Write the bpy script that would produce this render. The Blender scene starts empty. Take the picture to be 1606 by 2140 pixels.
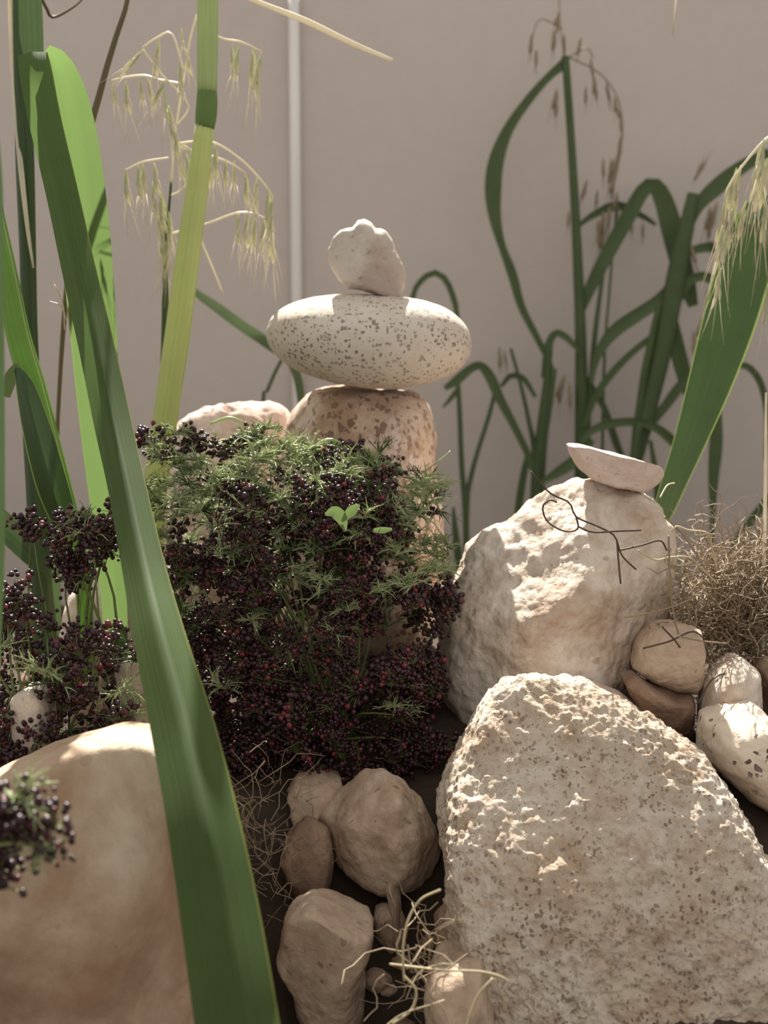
import bpy, bmesh, math, random
import numpy as np
from mathutils import Vector, Matrix

random.seed(7)
RNG = np.random.default_rng(11)
scene = bpy.context.scene
col = scene.collection
R = math.radians

# ------------------------------------------------------------------ camera
CAM = Vector((0.0, -0.90, 0.35))
PITCH = R(-8.0)
VFOV = R(45.0)
FPX = 1070.0 / math.tan(VFOV / 2)
FWD = Vector((0, math.cos(PITCH), math.sin(PITCH)))
UP = Vector((0, -math.sin(PITCH), math.cos(PITCH)))
cam_d = bpy.data.cameras.new('camera')
cam = bpy.data.objects.new('camera', cam_d)
col.objects.link(cam)
cam.location = CAM
cam.rotation_euler = (R(90) + PITCH, 0, 0)
cam_d.sensor_fit = 'VERTICAL'
cam_d.sensor_height = 24
cam_d.sensor_width = 18
cam_d.lens = 12.0 / math.tan(VFOV / 2)
cam_d.clip_start = 0.01
cam_d.dof.use_dof = True
cam_d.dof.focus_distance = 0.70
cam_d.dof.aperture_fstop = cam_d.lens / 1000 / 0.0045
scene.camera = cam

# ------------------------------------------------------------------ world, sun, exposure
world = bpy.data.worlds.new('world')
scene.world = world
world.use_nodes = True
bg = world.node_tree.nodes['Background']
bg.inputs[0].default_value = (1.0, 0.955, 0.90, 1)
bg.inputs[1].default_value = 0.84
sun_d = bpy.data.lights.new('sun_offscreen', 'SUN')
sun_d.energy = 16.0
sun_d.color = (1.0, 0.94, 0.86)
sun_d.angle = R(0.6)
sun = bpy.data.objects.new('sun_offscreen', sun_d)
col.objects.link(sun)
SUN_EL, SUN_AZ = R(47), R(7)           # behind the wall, a little to the left
SDIR = Vector((-math.sin(SUN_AZ) * math.cos(SUN_EL), math.cos(SUN_AZ) * math.cos(SUN_EL), math.sin(SUN_EL)))
sun.rotation_euler = SDIR.to_track_quat('Z', 'Y').to_euler()
sun.location = (-0.3, 1.5, 2.5)
scene.view_settings.view_transform = 'Standard'
scene.view_settings.look = 'None'
scene.view_settings.exposure = 0.0
scene.view_settings.gamma = 1.0
scene.view_settings.use_curve_mapping = False


# ------------------------------------------------------------------ helpers
def at(px, py, Y):
    """The point where the line of sight through a pixel meets the plane y = Y."""
    d = Vector(((px - 803.0) / FPX, 0, 0)) + UP * ((1070.0 - py) / FPX) + FWD
    t = (Y - CAM.y) / d.y
    return CAM + d * t


def mpp(Y):
    return (Y - CAM.y) / FPX           # metres for one pixel at that distance


def tag(o, label=None, cat=None, group=None, kind=None):
    if label: o['label'] = label
    if cat: o['category'] = cat
    if group: o['group'] = group
    if kind: o['kind'] = kind
    return o


def empty(name, loc, label=None, cat=None, group=None):
    o = bpy.data.objects.new(name, None)
    o.empty_display_size = 0.02
    col.objects.link(o)
    o.location = loc
    return tag(o, label, cat, group)


def link(name, me, parent=None, loc=(0, 0, 0)):
    o = bpy.data.objects.new(name, me)
    col.objects.link(o)
    if parent is not None:
        o.parent = parent
    o.location = loc
    return o


class MB:
    """Collects tubes, ribbons and beads into one mesh."""
    def __init__(self):
        self.v, self.f, self.m, self.uv, self.rnd = [], [], [], [], []

    def add(self, vs, fs, mi=0, uvs=None, rnd=0.5):
        b = len(self.v)
        self.v.extend([tuple(p) for p in vs])
        self.f.extend([tuple(i + b for i in f) for f in fs])
        self.m.extend([mi] * len(fs))
        self.uv.extend(uvs if uvs else [(0.5, 0.5)] * len(vs))
        self.rnd.extend([rnd] * len(vs))

    def tube(self, pts, radii, sides=6, mi=0, rnd=0.5, cap=True):
        pts = [Vector(p) for p in pts]
        n = len(pts)
        if not hasattr(radii, '__len__'):
            radii = [radii] * n
        vs, fs, uvs = [], [], []
        ref = Vector((0.31, 0.87, 0.37)).normalized()
        prev = None
        for i, p in enumerate(pts):
            t = (pts[min(i + 1, n - 1)] - pts[max(i - 1, 0)])
            t = t.normalized() if t.length > 1e-9 else Vector((0, 0, 1))
            if prev is None:
                a = t.cross(ref)
                if a.length < 1e-3: a = t.cross(Vector((1, 0, 0)))
            else:
                a = prev - t * prev.dot(t)
            a.normalize()
            prev = a
            b = t.cross(a)
            for k in range(sides):
                an = 2 * math.pi * k / sides
                vs.append(p + (a * math.cos(an) + b * math.sin(an)) * radii[i])
                uvs.append((k / sides, i / max(1, n - 1)))
        for i in range(n - 1):
            for k in range(sides):
                k2 = (k + 1) % sides
                fs.append((i * sides + k, i * sides + k2, (i + 1) * sides + k2, (i + 1) * sides + k))
        if cap:
            fs.append(tuple(range(sides - 1, -1, -1)))
            fs.append(tuple((n - 1) * sides + k for k in range(sides)))
        self.add(vs, fs, mi, uvs, rnd)

    def build(self, name, mats, parent=None, origin=None, smooth=True):
        if not isinstance(mats, (list, tuple)): mats = [mats]
        if origin is None:
            origin = parent.location if parent is not None else Vector((0, 0, 0))
        me = bpy.data.meshes.new(name)
        ox, oy, oz = origin
        me.from_pydata([(x - ox, y - oy, z - oz) for x, y, z in self.v], [], self.f)
        for m in mats: me.materials.append(m)
        me.polygons.foreach_set('material_index', self.m)
        if smooth: me.polygons.foreach_set('use_smooth', [True] * len(self.f))
        uvl = me.uv_layers.new(name='uv')
        li = np.zeros(len(me.loops), dtype=np.int32)
        me.loops.foreach_get('vertex_index', li)
        uvl.data.foreach_set('uv', np.array(self.uv, dtype=np.float32)[li].ravel())
        at_ = me.attributes.new('rnd', 'FLOAT', 'POINT')
        at_.data.foreach_set('value', np.array(self.rnd, dtype=np.float32))
        me.update()
        if parent is not None:
            return link(name, me, parent)
        return link(name, me, None, origin)


def catmull(pts, n):
    """Smooth path through tuples of any length, n samples."""
    P = np.array(pts, dtype=float)
    if len(P) == 2:
        t = np.linspace(0, 1, n)[:, None]
        return P[0] * (1 - t) + P[1] * t
    Q = np.vstack([2 * P[0] - P[1], P, 2 * P[-1] - P[-2]])
    seg = np.linalg.norm(np.diff(P[:, :2], axis=0), axis=1) + 1e-9
    cum = np.concatenate([[0], np.cumsum(seg)])
    out = []
    for s in np.linspace(0, cum[-1], n):
        i = min(int(np.searchsorted(cum, s, side='right')) - 1, len(P) - 2)
        t = (s - cum[i]) / seg[i]
        p0, p1, p2, p3 = Q[i], Q[i + 1], Q[i + 2], Q[i + 3]
        out.append(0.5 * (2 * p1 + (p2 - p0) * t + (2 * p0 - 5 * p1 + 4 * p2 - p3) * t * t
                          + (3 * p1 - p0 - 3 * p2 + p3) * t ** 3))
    return np.array(out)


# vectorised gradient noise ------------------------------------------------
_perm = np.random.default_rng(3).permutation(256)
_perm = np.concatenate([_perm, _perm])
_grad = np.random.default_rng(5).normal(size=(256, 3))
_grad /= np.linalg.norm(_grad, axis=1)[:, None]


def perlin(p):
    pi = np.floor(p).astype(int)
    f = p - pi
    u = f * f * f * (f * (f * 6 - 15) + 10)
    pi &= 255
    r = 0
    for dx in (0, 1):
        wx = u[:, 0] if dx else 1 - u[:, 0]
        for dy in (0, 1):
            wy = u[:, 1] if dy else 1 - u[:, 1]
            for dz in (0, 1):
                wz = u[:, 2] if dz else 1 - u[:, 2]
                h = _perm[_perm[_perm[(pi[:, 0] + dx) & 255] + ((pi[:, 1] + dy) & 255)] + ((pi[:, 2] + dz) & 255)]
                g = _grad[h]
                d = f - np.array([dx, dy, dz])
                r = r + wx * wy * wz * (g * d).sum(1)
    return r * 1.5


def fbm(p, octv=4, gain=0.5):
    a, s, r = 1.0, 1.0, 0
    for _ in range(octv):
        r = r + a * perlin(p * s + 17.3 * s)
        a *= gain
        s *= 2.03
    return r


# ------------------------------------------------------------------ materials
class NT:
    def __init__(self, name):
        self.mat = bpy.data.materials.new(name)
        self.mat.use_nodes = True
        self.t = self.mat.node_tree
        self.n = self.t.nodes
        self.out = self.n['Material Output']
        self.p = self.n['Principled BSDF']

    def node(self, kind, **kw):
        nd = self.n.new(kind)
        for k, v in kw.items():
            if k.startswith('i_'):
                nd.inputs[k[2:].replace('_', ' ')].default_value = v
            else:
                setattr(nd, k, v)
        return nd

    def l(self, a, b):
        self.t.links.new(a, b)

    def mix(self, fac, a, b, blend='MIX'):
        m = self.node('ShaderNodeMix', data_type='RGBA', blend_type=blend)
        for i, x in ((0, fac), (6, a), (7, b)):
            if hasattr(x, 'links'): self.l(x, m.inputs[i])
            elif i == 0: m.inputs[0].default_value = x
            else: m.inputs[i].default_value = (*x, 1)
        return m.outputs[2]

    def ramp(self, fac, stops):
        r = self.node('ShaderNodeValToRGB')
        el = r.color_ramp.elements
        while len(el) < len(stops): el.new(0.5)
        for e, (p, c) in zip(el, stops):
            e.position = p
            e.color = (*c, 1) if hasattr(c, '__len__') else (c, c, c, 1)
        self.l(fac, r.inputs[0])
        return r.outputs[0]

    def noise(self, vec, scale, detail=4, rough=0.55, dist=0.0):
        n = self.node('ShaderNodeTexNoise')
        n.inputs['Scale'].default_value = scale
        n.inputs['Detail'].default_value = detail
        n.inputs['Roughness'].default_value = rough
        n.inputs['Distortion'].default_value = dist
        if vec is not None: self.l(vec, n.inputs['Vector'])
        return n.outputs['Fac']

    def objvec(self, stretch=(1, 1, 1)):
        tc = self.node('ShaderNodeTexCoord')
        oi = self.node('ShaderNodeObjectInfo')
        mp = self.node('ShaderNodeMapping')
        mp.inputs['Scale'].default_value = stretch
        ad = self.node('ShaderNodeVectorMath', operation='ADD')
        ml = self.node('ShaderNodeMath', operation='MULTIPLY')
        ml.inputs[1].default_value = 7.0
        self.l(oi.outputs['Random'], ml.inputs[0])
        self.l(tc.outputs['Object'], ad.inputs[0])
        self.l(ml.outputs[0], ad.inputs[1])
        self.l(ad.outputs[0], mp.inputs['Vector'])
        return mp.outputs[0]

    def bump(self, h, strength, dist, normal=None):
        b = self.node('ShaderNodeBump')
        b.inputs['Strength'].default_value = strength
        b.inputs['Distance'].default_value = dist
        self.l(h, b.inputs['Height'])
        if normal is not None: self.l(normal, b.inputs['Normal'])
        return b.outputs[0]


def stone_mat(name, base, alt, stain, speck=0.35, speck_scale=260, speck_th=0.36, stain_lo=0.5, stain_hi=0.68,
              bump=0.5, bscale=70, speck_col=(0.10, 0.065, 0.04), stretch=(1, 1, 1), fine=260, stain_scale=16,
              patch_min=0.3, mottle=0.35, mottle_scale=95):
    n = NT(name)
    v = n.objvec(stretch)
    c = n.mix(n.ramp(n.noise(v, 22, 5), [(0.38, 0), (0.64, 1)]), base, alt)
    st = n.ramp(n.noise(v, stain_scale, 6, 0.62, 0.4), [(stain_lo, 0), (stain_hi, 0.85)])
    c = n.mix(st, c, stain)
    c = n.mix(n.ramp(n.noise(v, mottle_scale, 5, 0.65), [(0.47, 0), (0.66, mottle)]), c, stain)
    nz = n.node('ShaderNodeTexNoise')
    nz.inputs['Scale'].default_value = speck_scale * 0.9
    n.l(v, nz.inputs['Vector'])
    wob = n.node('ShaderNodeVectorMath', operation='MULTIPLY_ADD')
    n.l(nz.outputs['Color'], wob.inputs[0])
    wob.inputs[1].default_value = (1.5 / speck_scale,) * 3
    n.l(v, wob.inputs[2])
    vo = n.node('ShaderNodeTexVoronoi')
    vo.inputs['Scale'].default_value = speck_scale
    n.l(wob.outputs[0], vo.inputs['Vector'])
    sr = n.node('ShaderNodeSeparateColor')
    n.l(vo.outputs['Color'], sr.inputs[0])
    rad = n.node('ShaderNodeMath', operation='MULTIPLY')
    n.l(sr.outputs[0], rad.inputs[0])
    n.l(sr.outputs[0], rad.inputs[1])
    df = n.node('ShaderNodeMath', operation='MULTIPLY_ADD')
    n.l(rad.outputs[0], df.inputs[0])
    df.inputs[1].default_value = (speck_th - 0.2) * 2.4
    ng = n.node('ShaderNodeMath', operation='MULTIPLY')
    n.l(vo.outputs['Distance'], ng.inputs[0])
    ng.inputs[1].default_value = -1.0
    n.l(ng.outputs[0], df.inputs[2])
    sp = n.ramp(df.outputs[0], [(0.0, 0), (0.09, 1)])
    patch = n.ramp(n.noise(v, 30, 3), [(0.38, patch_min), (0.62, 1)])
    spm = n.mix(1.0, sp, patch, 'MULTIPLY')
    spf = n.mix(1.0, spm, (speck, speck, speck), 'MULTIPLY')
    c = n.mix(spf, c, speck_col)
    n.l(c, n.p.inputs['Base Color'])
    n.p.inputs['Roughness'].default_value = 0.9
    n.p.inputs['Specular IOR Level'].default_value = 0.2
    b1 = n.bump(n.noise(v, bscale, 8, 0.62), bump, 0.006)
    b2 = n.bump(n.noise(v, fine, 4, 0.6), bump * 0.7, 0.0016, b1)
    inv = n.ramp(spm, [(0, 1), (1, 0)])
    b3 = n.bump(inv, min(1, speck * 1.2), 0.0012, b2)
    n.l(b3, n.p.inputs['Normal'])
    return n.mat


def plant_mat(name, colr, tip=None, trans=0.35, rough=0.45, vein=0.0, edge=None, var=0.25, spec=0.4, tcol=None, one_edge=False):
    n = NT(name)
    uv = n.node('ShaderNodeUVMap')
    sep = n.node('ShaderNodeSeparateXYZ')
    n.l(uv.outputs[0], sep.inputs[0])
    c = n.mix(n.noise(n.objvec(), 30, 3), tuple(x * (1 - var) for x in colr), tuple(min(1, x * (1 + var)) for x in colr))
    if tip:
        c = n.mix(n.ramp(sep.outputs[1], [(0.1, 0), (0.95, 1)]), c, tip)
    nrm = None
    if vein > 0:
        mp = n.node('ShaderNodeMapping')
        mp.inputs['Scale'].default_value = (26, 1.2, 1)
        n.l(uv.outputs[0], mp.inputs[0])
        vn = n.noise(mp.outputs[0], 1.0, 3)
        c = n.mix(n.ramp(vn, [(0.35, vein), (0.6, 0)]), c, tuple(x * 0.5 for x in colr))
        nrm = n.bump(vn, 0.35, 0.0006)
    if edge:
        e = n.ramp(sep.outputs[0], [(0.0, 1), (0.03, 0), (0.955, 0), (0.985, 0 if one_edge else 1)])
        c = n.mix(e, c, edge)
    n.l(c, n.p.inputs['Base Color'])
    n.p.inputs['Roughness'].default_value = rough
    n.p.inputs['Specular IOR Level'].default_value = spec
    if nrm is not None: n.l(nrm, n.p.inputs['Normal'])
    if trans > 0:
        tr = n.node('ShaderNodeBsdfTranslucent')
        if tcol: tr.inputs[0].default_value = (*tcol, 1)
        else: n.l(c, tr.inputs[0])
        mx = n.node('ShaderNodeMixShader')
        mx.inputs[0].default_value = trans
        n.l(n.p.outputs[0], mx.inputs[1])
        n.l(tr.outputs[0], mx.inputs[2])
        n.l(mx.outputs[0], n.out.inputs[0])
    return n.mat


def bead_mat(name, dark, light):
    n = NT(name)
    a = n.node('ShaderNodeAttribute', attribute_name='rnd')
    c = n.ramp(a.outputs['Fac'], [(0.0, dark), (0.86, tuple(x * 1.5 for x in dark)), (1.0, light)])
    n.l(c, n.p.inputs['Base Color'])
    n.p.inputs['Roughness'].default_value = 0.42
    n.p.inputs['Specular IOR Level'].default_value = 0.5
    return n.mat


M = {}
M['cairn'] = stone_mat('speckled_pale_stone', (0.60, 0.54, 0.47), (0.55, 0.48, 0.40), (0.49, 0.40, 0.31), speck=0.8,
                       speck_scale=420, speck_th=0.47, patch_min=0.6, mottle=0.3, speck_col=(0.13, 0.085, 0.06), bump=0.15, stain_lo=0.55, stain_hi=0.75)
M['cairn_top'] = stone_mat('pale_grey_stone', (0.62, 0.56, 0.50), (0.53, 0.47, 0.41), (0.42, 0.33, 0.28), speck=0.5,
                           speck_scale=180, bump=0.5, bscale=120)
M['cairn_base'] = stone_mat('brown_speckled_stone', (0.66, 0.53, 0.45), (0.58, 0.44, 0.33), (0.36, 0.23, 0.15), speck=0.85,
                            speck_scale=260, speck_th=0.50, patch_min=0.6, mottle=0.85, mottle_scale=110, speck_col=(0.17, 0.085, 0.06), bump=0.3, stretch=(1, 1, 0.75))
M['pink'] = stone_mat('pinkish_pale_stone', (0.68, 0.56, 0.50), (0.62, 0.47, 0.41), (0.45, 0.31, 0.24), speck=0.3, bump=0.5)
M['boulder'] = stone_mat('cream_limestone', (0.70, 0.62, 0.53), (0.66, 0.56, 0.46), (0.33, 0.215, 0.14), speck=0.4,
                         speck_scale=120, speck_th=0.34, stain_lo=0.46, stain_hi=0.66, mottle=0.25, bump=0.6, bscale=90)
M['rough'] = stone_mat('pitted_limestone', (0.66, 0.585, 0.49), (0.58, 0.475, 0.37), (0.42, 0.30, 0.20), speck=0.75,
                       speck_scale=430, speck_th=0.46, patch_min=0.2, mottle=0.7, speck_col=(0.19, 0.115, 0.07), stain_lo=0.49, stain_hi=0.74, bump=0.75, bscale=140, fine=380, stain_scale=24)
M['smooth'] = stone_mat('smooth_ochre_stone', (0.56, 0.46, 0.35), (0.45, 0.32, 0.22), (0.30, 0.18, 0.11), speck=0.25, mottle=0.1,
                        speck_scale=110, speck_th=0.33, stain_lo=0.45, stain_hi=0.66, bump=0.35, bscale=55, stretch=(1, 1, 0.6))
M['tan'] = stone_mat('tan_stone', (0.53, 0.415, 0.315), (0.44, 0.325, 0.235), (0.29, 0.185, 0.12), speck=0.5, speck_scale=170,
                     speck_th=0.34, bump=0.5)
M['brown'] = stone_mat('brown_stone', (0.32, 0.22, 0.155), (0.25, 0.16, 0.105), (0.16, 0.095, 0.065), speck=0.4, bump=0.6)
M['pit'] = stone_mat('white_pitted_stone', (0.70, 0.61, 0.50), (0.66, 0.55, 0.44), (0.55, 0.42, 0.30), speck=0.9,
                     speck_scale=150, speck_th=0.38, speck_col=(0.07, 0.035, 0.03), bump=0.35)
M['leaf_front'] = plant_mat('broad_leaf', (0.070, 0.112, 0.038), trans=0.38, spec=0.15, rough=0.6, vein=0.45, edge=(0.30, 0.30, 0.07), one_edge=True, tcol=(0.17, 0.27, 0.08))
M['leaf_right'] = plant_mat('broad_leaf_deep', (0.040, 0.078, 0.020), trans=0.18, rough=0.3, vein=0.35, edge=(0.30, 0.40, 0.10))
M['leaf_dark'] = plant_mat('reed_green', (0.060, 0.100, 0.034), trans=0.28, rough=0.45, vein=0.5)
M['culm'] = plant_mat('yellow_green_culm', (0.50, 0.54, 0.25), trans=0.45, rough=0.35, vein=0.2, var=0.12)
M['culm_top'] = plant_mat('green_culm', (0.42, 0.50, 0.24), trans=0.4, rough=0.35, vein=0.2, var=0.12)
M['node'] = plant_mat('culm_node', (0.13, 0.21, 0.05), trans=0.2)
M['sheath'] = plant_mat('green_sheath', (0.22, 0.40, 0.07), trans=0.4, rough=0.4, vein=0.3, edge=(0.6, 0.62, 0.35))
M['brown_stem'] = plant_mat('brown_stem', (0.13, 0.10, 0.05), trans=0.1, rough=0.6)
M['straw'] = plant_mat('straw', (0.74, 0.68, 0.54), trans=0.35, rough=0.4)
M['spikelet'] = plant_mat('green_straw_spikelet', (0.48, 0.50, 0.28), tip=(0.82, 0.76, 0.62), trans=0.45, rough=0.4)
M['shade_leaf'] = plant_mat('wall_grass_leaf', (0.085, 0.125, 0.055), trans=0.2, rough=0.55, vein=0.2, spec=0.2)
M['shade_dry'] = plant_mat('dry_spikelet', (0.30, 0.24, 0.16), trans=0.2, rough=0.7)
M['bead'] = bead_mat('maroon_bud', (0.024, 0.005, 0.009), (0.20, 0.025, 0.035))
M['pedicel'] = plant_mat('green_pedicel', (0.22, 0.26, 0.09), trans=0.3)
M['needle'] = plant_mat('feathery_green', (0.46, 0.52, 0.28), trans=0.45, rough=0.4)
M['needle_dark'] = plant_mat('feathery_deep_green', (0.10, 0.16, 0.05), trans=0.35, rough=0.4)
M['soft_leaf'] = plant_mat('soft_green_leaf', (0.15, 0.22, 0.07), trans=0.3, rough=0.4)
M['root'] = plant_mat('dry_root', (0.27, 0.20, 0.125), trans=0.0, rough=0.6)
M['root_dark'] = plant_mat('dark_root', (0.07, 0.045, 0.03), trans=0.0, rough=0.6)
M['root_pale'] = plant_mat('pale_root', (0.55, 0.47, 0.30), trans=0.15, rough=0.5)


def wall_material():
    n = NT('grey_plaster')
    v = n.objvec()
    c = n.mix(n.noise(v, 3, 4), (0.545, 0.485, 0.445), (0.50, 0.44, 0.40))
    c = n.mix(n.ramp(n.noise(v, 40, 4), [(0.4, 0), (0.7, 0.25)]), c, (0.46, 0.40, 0.36))
    n.l(c, n.p.inputs['Base Color'])
    n.p.inputs['Roughness'].default_value = 0.85
    n.l(n.bump(n.noise(v, 160, 4), 0.2, 0.002), n.p.inputs['Normal'])
    return n.mat


def soil_material():
    n = NT('dark_soil')
    v = n.objvec()
    c = n.mix(n.noise(v, 60, 6, 0.7), (0.035, 0.022, 0.014), (0.10, 0.065, 0.043))
    n.l(c, n.p.inputs['Base Color'])
    n.p.inputs['Roughness'].default_value = 0.95
    n.l(n.bump(n.noise(v, 120, 8, 0.7), 1.0, 0.006), n.p.inputs['Normal'])
    return n.mat


def paint_material():
    n = NT('white_paint')
    n.l(n.mix(n.noise(n.objvec(), 20, 3), (0.74, 0.70, 0.665), (0.69, 0.65, 0.61)), n.p.inputs['Base Color'])
    n.p.inputs['Roughness'].default_value = 0.5
    return n.mat


# ------------------------------------------------------------------ the setting
WALL_Y = 0.85


def ground_z(x, y):
    t = np.clip((np.asarray(y, float) + 0.50) / 0.45, 0, 1)
    t = t * t * (3 - 2 * t)
    b = np.clip((np.asarray(y, float) - 0.06) / 0.25, 0, 1)
    hollow = 0.062 * np.exp(-((np.asarray(x, float) + 0.015) / 0.07) ** 2 - ((np.asarray(y, float) + 0.31) / 0.075) ** 2)
    return 0.005 + 0.112 * t - 0.15 * b * b * (3 - 2 * b) - hollow


def make_ground():
    xs = np.linspace(-1.6, 1.6, 180)
    ys = np.concatenate([np.linspace(-1.6, -0.62, 12), np.linspace(-0.6, WALL_Y + 0.02, 130)])
    X, Y = np.meshgrid(xs, ys)
    p = np.stack([X.ravel(), Y.ravel(), np.zeros(X.size)], 1)
    Z = ground_z(X, Y).ravel() + 0.006 * fbm(p * 22, 4)
    p[:, 2] = Z
    nx, ny = len(xs), len(ys)
    f = [(j * nx + i, j * nx + i + 1, (j + 1) * nx + i + 1, (j + 1) * nx + i) for j in range(ny - 1) for i in range(nx - 1)]
    me = bpy.data.meshes.new('ground')
    me.from_pydata(p.tolist(), [], f)
    me.polygons.foreach_set('use_smooth', [True] * len(f))
    me.materials.append(soil_material())
    o = link('ground', me)
    tag(o, 'dark crumbly soil bank under the stones and plants', 'ground', kind='structure')


def box_mesh(name, lo, hi, mat, bev=0.0, **kw):
    bm = bmesh.new()
    bmesh.ops.create_cube(bm, size=1)
    for v in bm.verts:
        v.co = Vector([lo[i] + (v.co[i] + 0.5) * (hi[i] - lo[i]) for i in range(3)])
    if bev:
        bmesh.ops.bevel(bm, geom=bm.edges[:], offset=bev, segments=2, affect='EDGES')
    me = bpy.data.meshes.new(name)
    bm.to_mesh(me)
    bm.free()
    me.materials.append(mat)
    return link(name, me)


make_ground()
w = box_mesh('wall_back', (-1.6, WALL_Y, -0.10), (1.6, WALL_Y + 0.10, 0.82), wall_material(), 0.004)
tag(w, 'plain grey plastered garden wall behind the plants', 'wall', kind='structure')
# slim white pipe running down the wall
pipe = MB()
pp = at(621, 700, WALL_Y - 0.008)
pipe.tube([(pp.x, WALL_Y - 0.0078, -0.035), (pp.x, WALL_Y - 0.0078, 0.30), (pp.x, WALL_Y - 0.0078, 0.55), (pp.x, WALL_Y - 0.0078, 0.815)], 0.0076, 14)
o = pipe.build('trim_1', paint_material(), origin=(pp.x, WALL_Y - 0.0078, -0.035))
tag(o, 'slim white pipe running straight down the grey wall', 'pipe', kind='structure')

# ------------------------------------------------------------------ stones
_ico = {}


def ico(sub):
    if sub not in _ico:
        bm = bmesh.new()
        bmesh.ops.create_icosphere(bm, subdivisions=sub, radius=1)
        bm.verts.ensure_lookup_table()
        v = np.array([x.co[:] for x in bm.verts])
        f = [tuple(x.index for x in q.verts) for q in bm.faces]
        bm.free()
        _ico[sub] = (v, f)
    return _ico[sub]


def rock_mesh(name, poly, Y, front, back, mat, n=2.4, lean=0.0, cuts=(), facets=0, noise=0.004, nscale=25, fine=0.0012,
              fscale=110, seed=0, sub=6, smooth=2, cut_soft=0.004, fcut=(0.80, 0.93)):
    """A solid stone: its outline lies in the plane y=Y, the body swells `front` and `back` metres from there."""
    rng = np.random.default_rng(100 + seed)
    P = np.array([[at(px, py, Y).x, at(px, py, Y).z] for px, py in poly])
    x, z = P[:, 0], P[:, 1]
    x2, z2 = np.roll(x, -1), np.roll(z, -1)
    cr = x * z2 - x2 * z
    A = cr.sum() / 2
    c = np.array([((x + x2) * cr).sum() / (6 * A), ((z + z2) * cr).sum() / (6 * A)])
    NA = 720
    th = np.linspace(-math.pi, math.pi, NA, endpoint=False)
    D = np.stack([np.cos(th), np.sin(th)], 1)
    r = np.zeros(NA)
    for i in range(len(P)):
        a, b = P[i] - c, P[(i + 1) % len(P)] - c
        e = b - a
        den = D[:, 0] * e[1] - D[:, 1] * e[0]
        den = np.where(np.abs(den) < 1e-12, 1e-12, den)
        t = (a[0] * e[1] - a[1] * e[0]) / den
        s = (a[0] * D[:, 1] - a[1] * D[:, 0]) / den
        ok = (t > 0) & (s >= -1e-6) & (s <= 1 + 1e-6)
        r = np.where(ok, np.maximum(r, t), r)
    k = np.exp(-0.5 * (np.arange(-12, 13) / (3.0 * max(smooth, .3))) ** 2)
    k /= k.sum()
    r = np.convolve(np.concatenate([r[-12:], r, r[:12]]), k, 'valid')
    V, F = ico(sub)
    d = V.copy()
    ang = np.arctan2(d[:, 2], d[:, 0])
    rho = np.hypot(d[:, 0], d[:, 2])
    s = d[:, 1]
    kk = (rho ** n + np.abs(s) ** n + 1e-12) ** (-1.0 / n)
    rho, s = rho * kk, s * kk
    fi = (ang + math.pi) / (2 * math.pi) * NA
    i0 = np.floor(fi).astype(int) % NA
    fr = fi - np.floor(fi)
    rr = r[i0] * (1 - fr) + r[(i0 + 1) % NA] * fr
    p = np.stack([np.cos(ang) * rho * rr, np.where(s < 0, s * front, s * back), np.sin(ang) * rho * rr], 1)
    H = r.max()
    p[:, 1] += lean * p[:, 2]
    allc = [(np.array(q[:3], float), q[3], True) for q in cuts]
    for _ in range(facets):
        v = rng.normal(size=3)
        v[1] = -abs(v[1]) * 1.2 if rng.random() < .75 else abs(v[1])
        v /= np.linalg.norm(v)
        allc.append((v, rng.uniform(*fcut), True))
    for nv, off, rel in allc:
        nv = nv / np.linalg.norm(nv)
        h = p @ nv
        lim = off * h.max()
        ex = (h - lim) / cut_soft
        over = cut_soft * np.where(ex > 20, ex, np.log1p(np.exp(np.minimum(ex, 20))))
        p -= nv[None, :] * (over * 0.96)[:, None]
    nd = p / (np.linalg.norm(p, axis=1)[:, None] + 1e-9)
    sh = rng.uniform(0, 50, 3)
    dis = noise * fbm(p * nscale + sh, 3) + fine * fbm(p * fscale + sh, 4, 0.6)
    p += nd * dis[:, None]
    cz = c[1] + p[:, 2].min()
    base = Vector((c[0], Y, cz))
    p[:, 2] -= p[:, 2].min()
    me = bpy.data.meshes.new(name)
    me.from_pydata(p.tolist(), [], F)
    me.polygons.foreach_set('use_smooth', [True] * len(F))
    me.materials.append(M[mat])
    me.update()
    return me, base


def rock(name, poly, Y, front, back, mat, label, cat='rock', group=None, settle=True, **kw):
    me, base = rock_mesh(name, poly, Y, front, back, mat, **kw)
    gap = base.z - (float(ground_z(base.x, Y)) - 0.004)
    if settle and gap > 0:                      # the foot of the stone reaches down into the soil
        co = np.zeros(len(me.vertices) * 3, dtype=np.float32)
        me.vertices.foreach_get('co', co)
        co = co.reshape(-1, 3)
        mid = co[:, 2].max() * 0.45
        low = co[:, 2] < mid
        co[low, 2] = mid - (mid - co[low, 2]) * (mid + gap) / mid
        co[:, 2] += gap
        base.z -= gap
        me.vertices.foreach_set('co', co.ravel())
        me.update()
    o = link(name, me, None, base)
    return tag(o, label, cat, group)


# the big front boulder on the right
rock('limestone_boulder', [(918, 1690), (938, 1610), (972, 1555), (1010, 1500), (1060, 1452), (1130, 1430), (1200, 1438),
     (1260, 1455), (1330, 1490), (1400, 1530), (1460, 1572), (1510, 1640), (1560, 1720), (1606, 1790), (1680, 1900), (1720, 2080),
     (1690, 2300), (1400, 2370), (1120, 2350), (1010, 2240), (995, 2100), (965, 1990), (932, 1900), (922, 1780)],
     -0.27, 0.125, 0.085, 'rough', 'largest rough pitted limestone boulder with a sunlit top edge', n=3.0, lean=-0.02,
     cuts=[(0.05, -0.50, 0.87, 0.76), (0.0, -0.72, 0.69, 0.66), (0.0, -0.97, 0.24, 0.70), (0.75, -0.5, 0.45, 0.84)], noise=0.0055, nscale=17, fine=0.0021, fscale=130, seed=1, sub=8)
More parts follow.
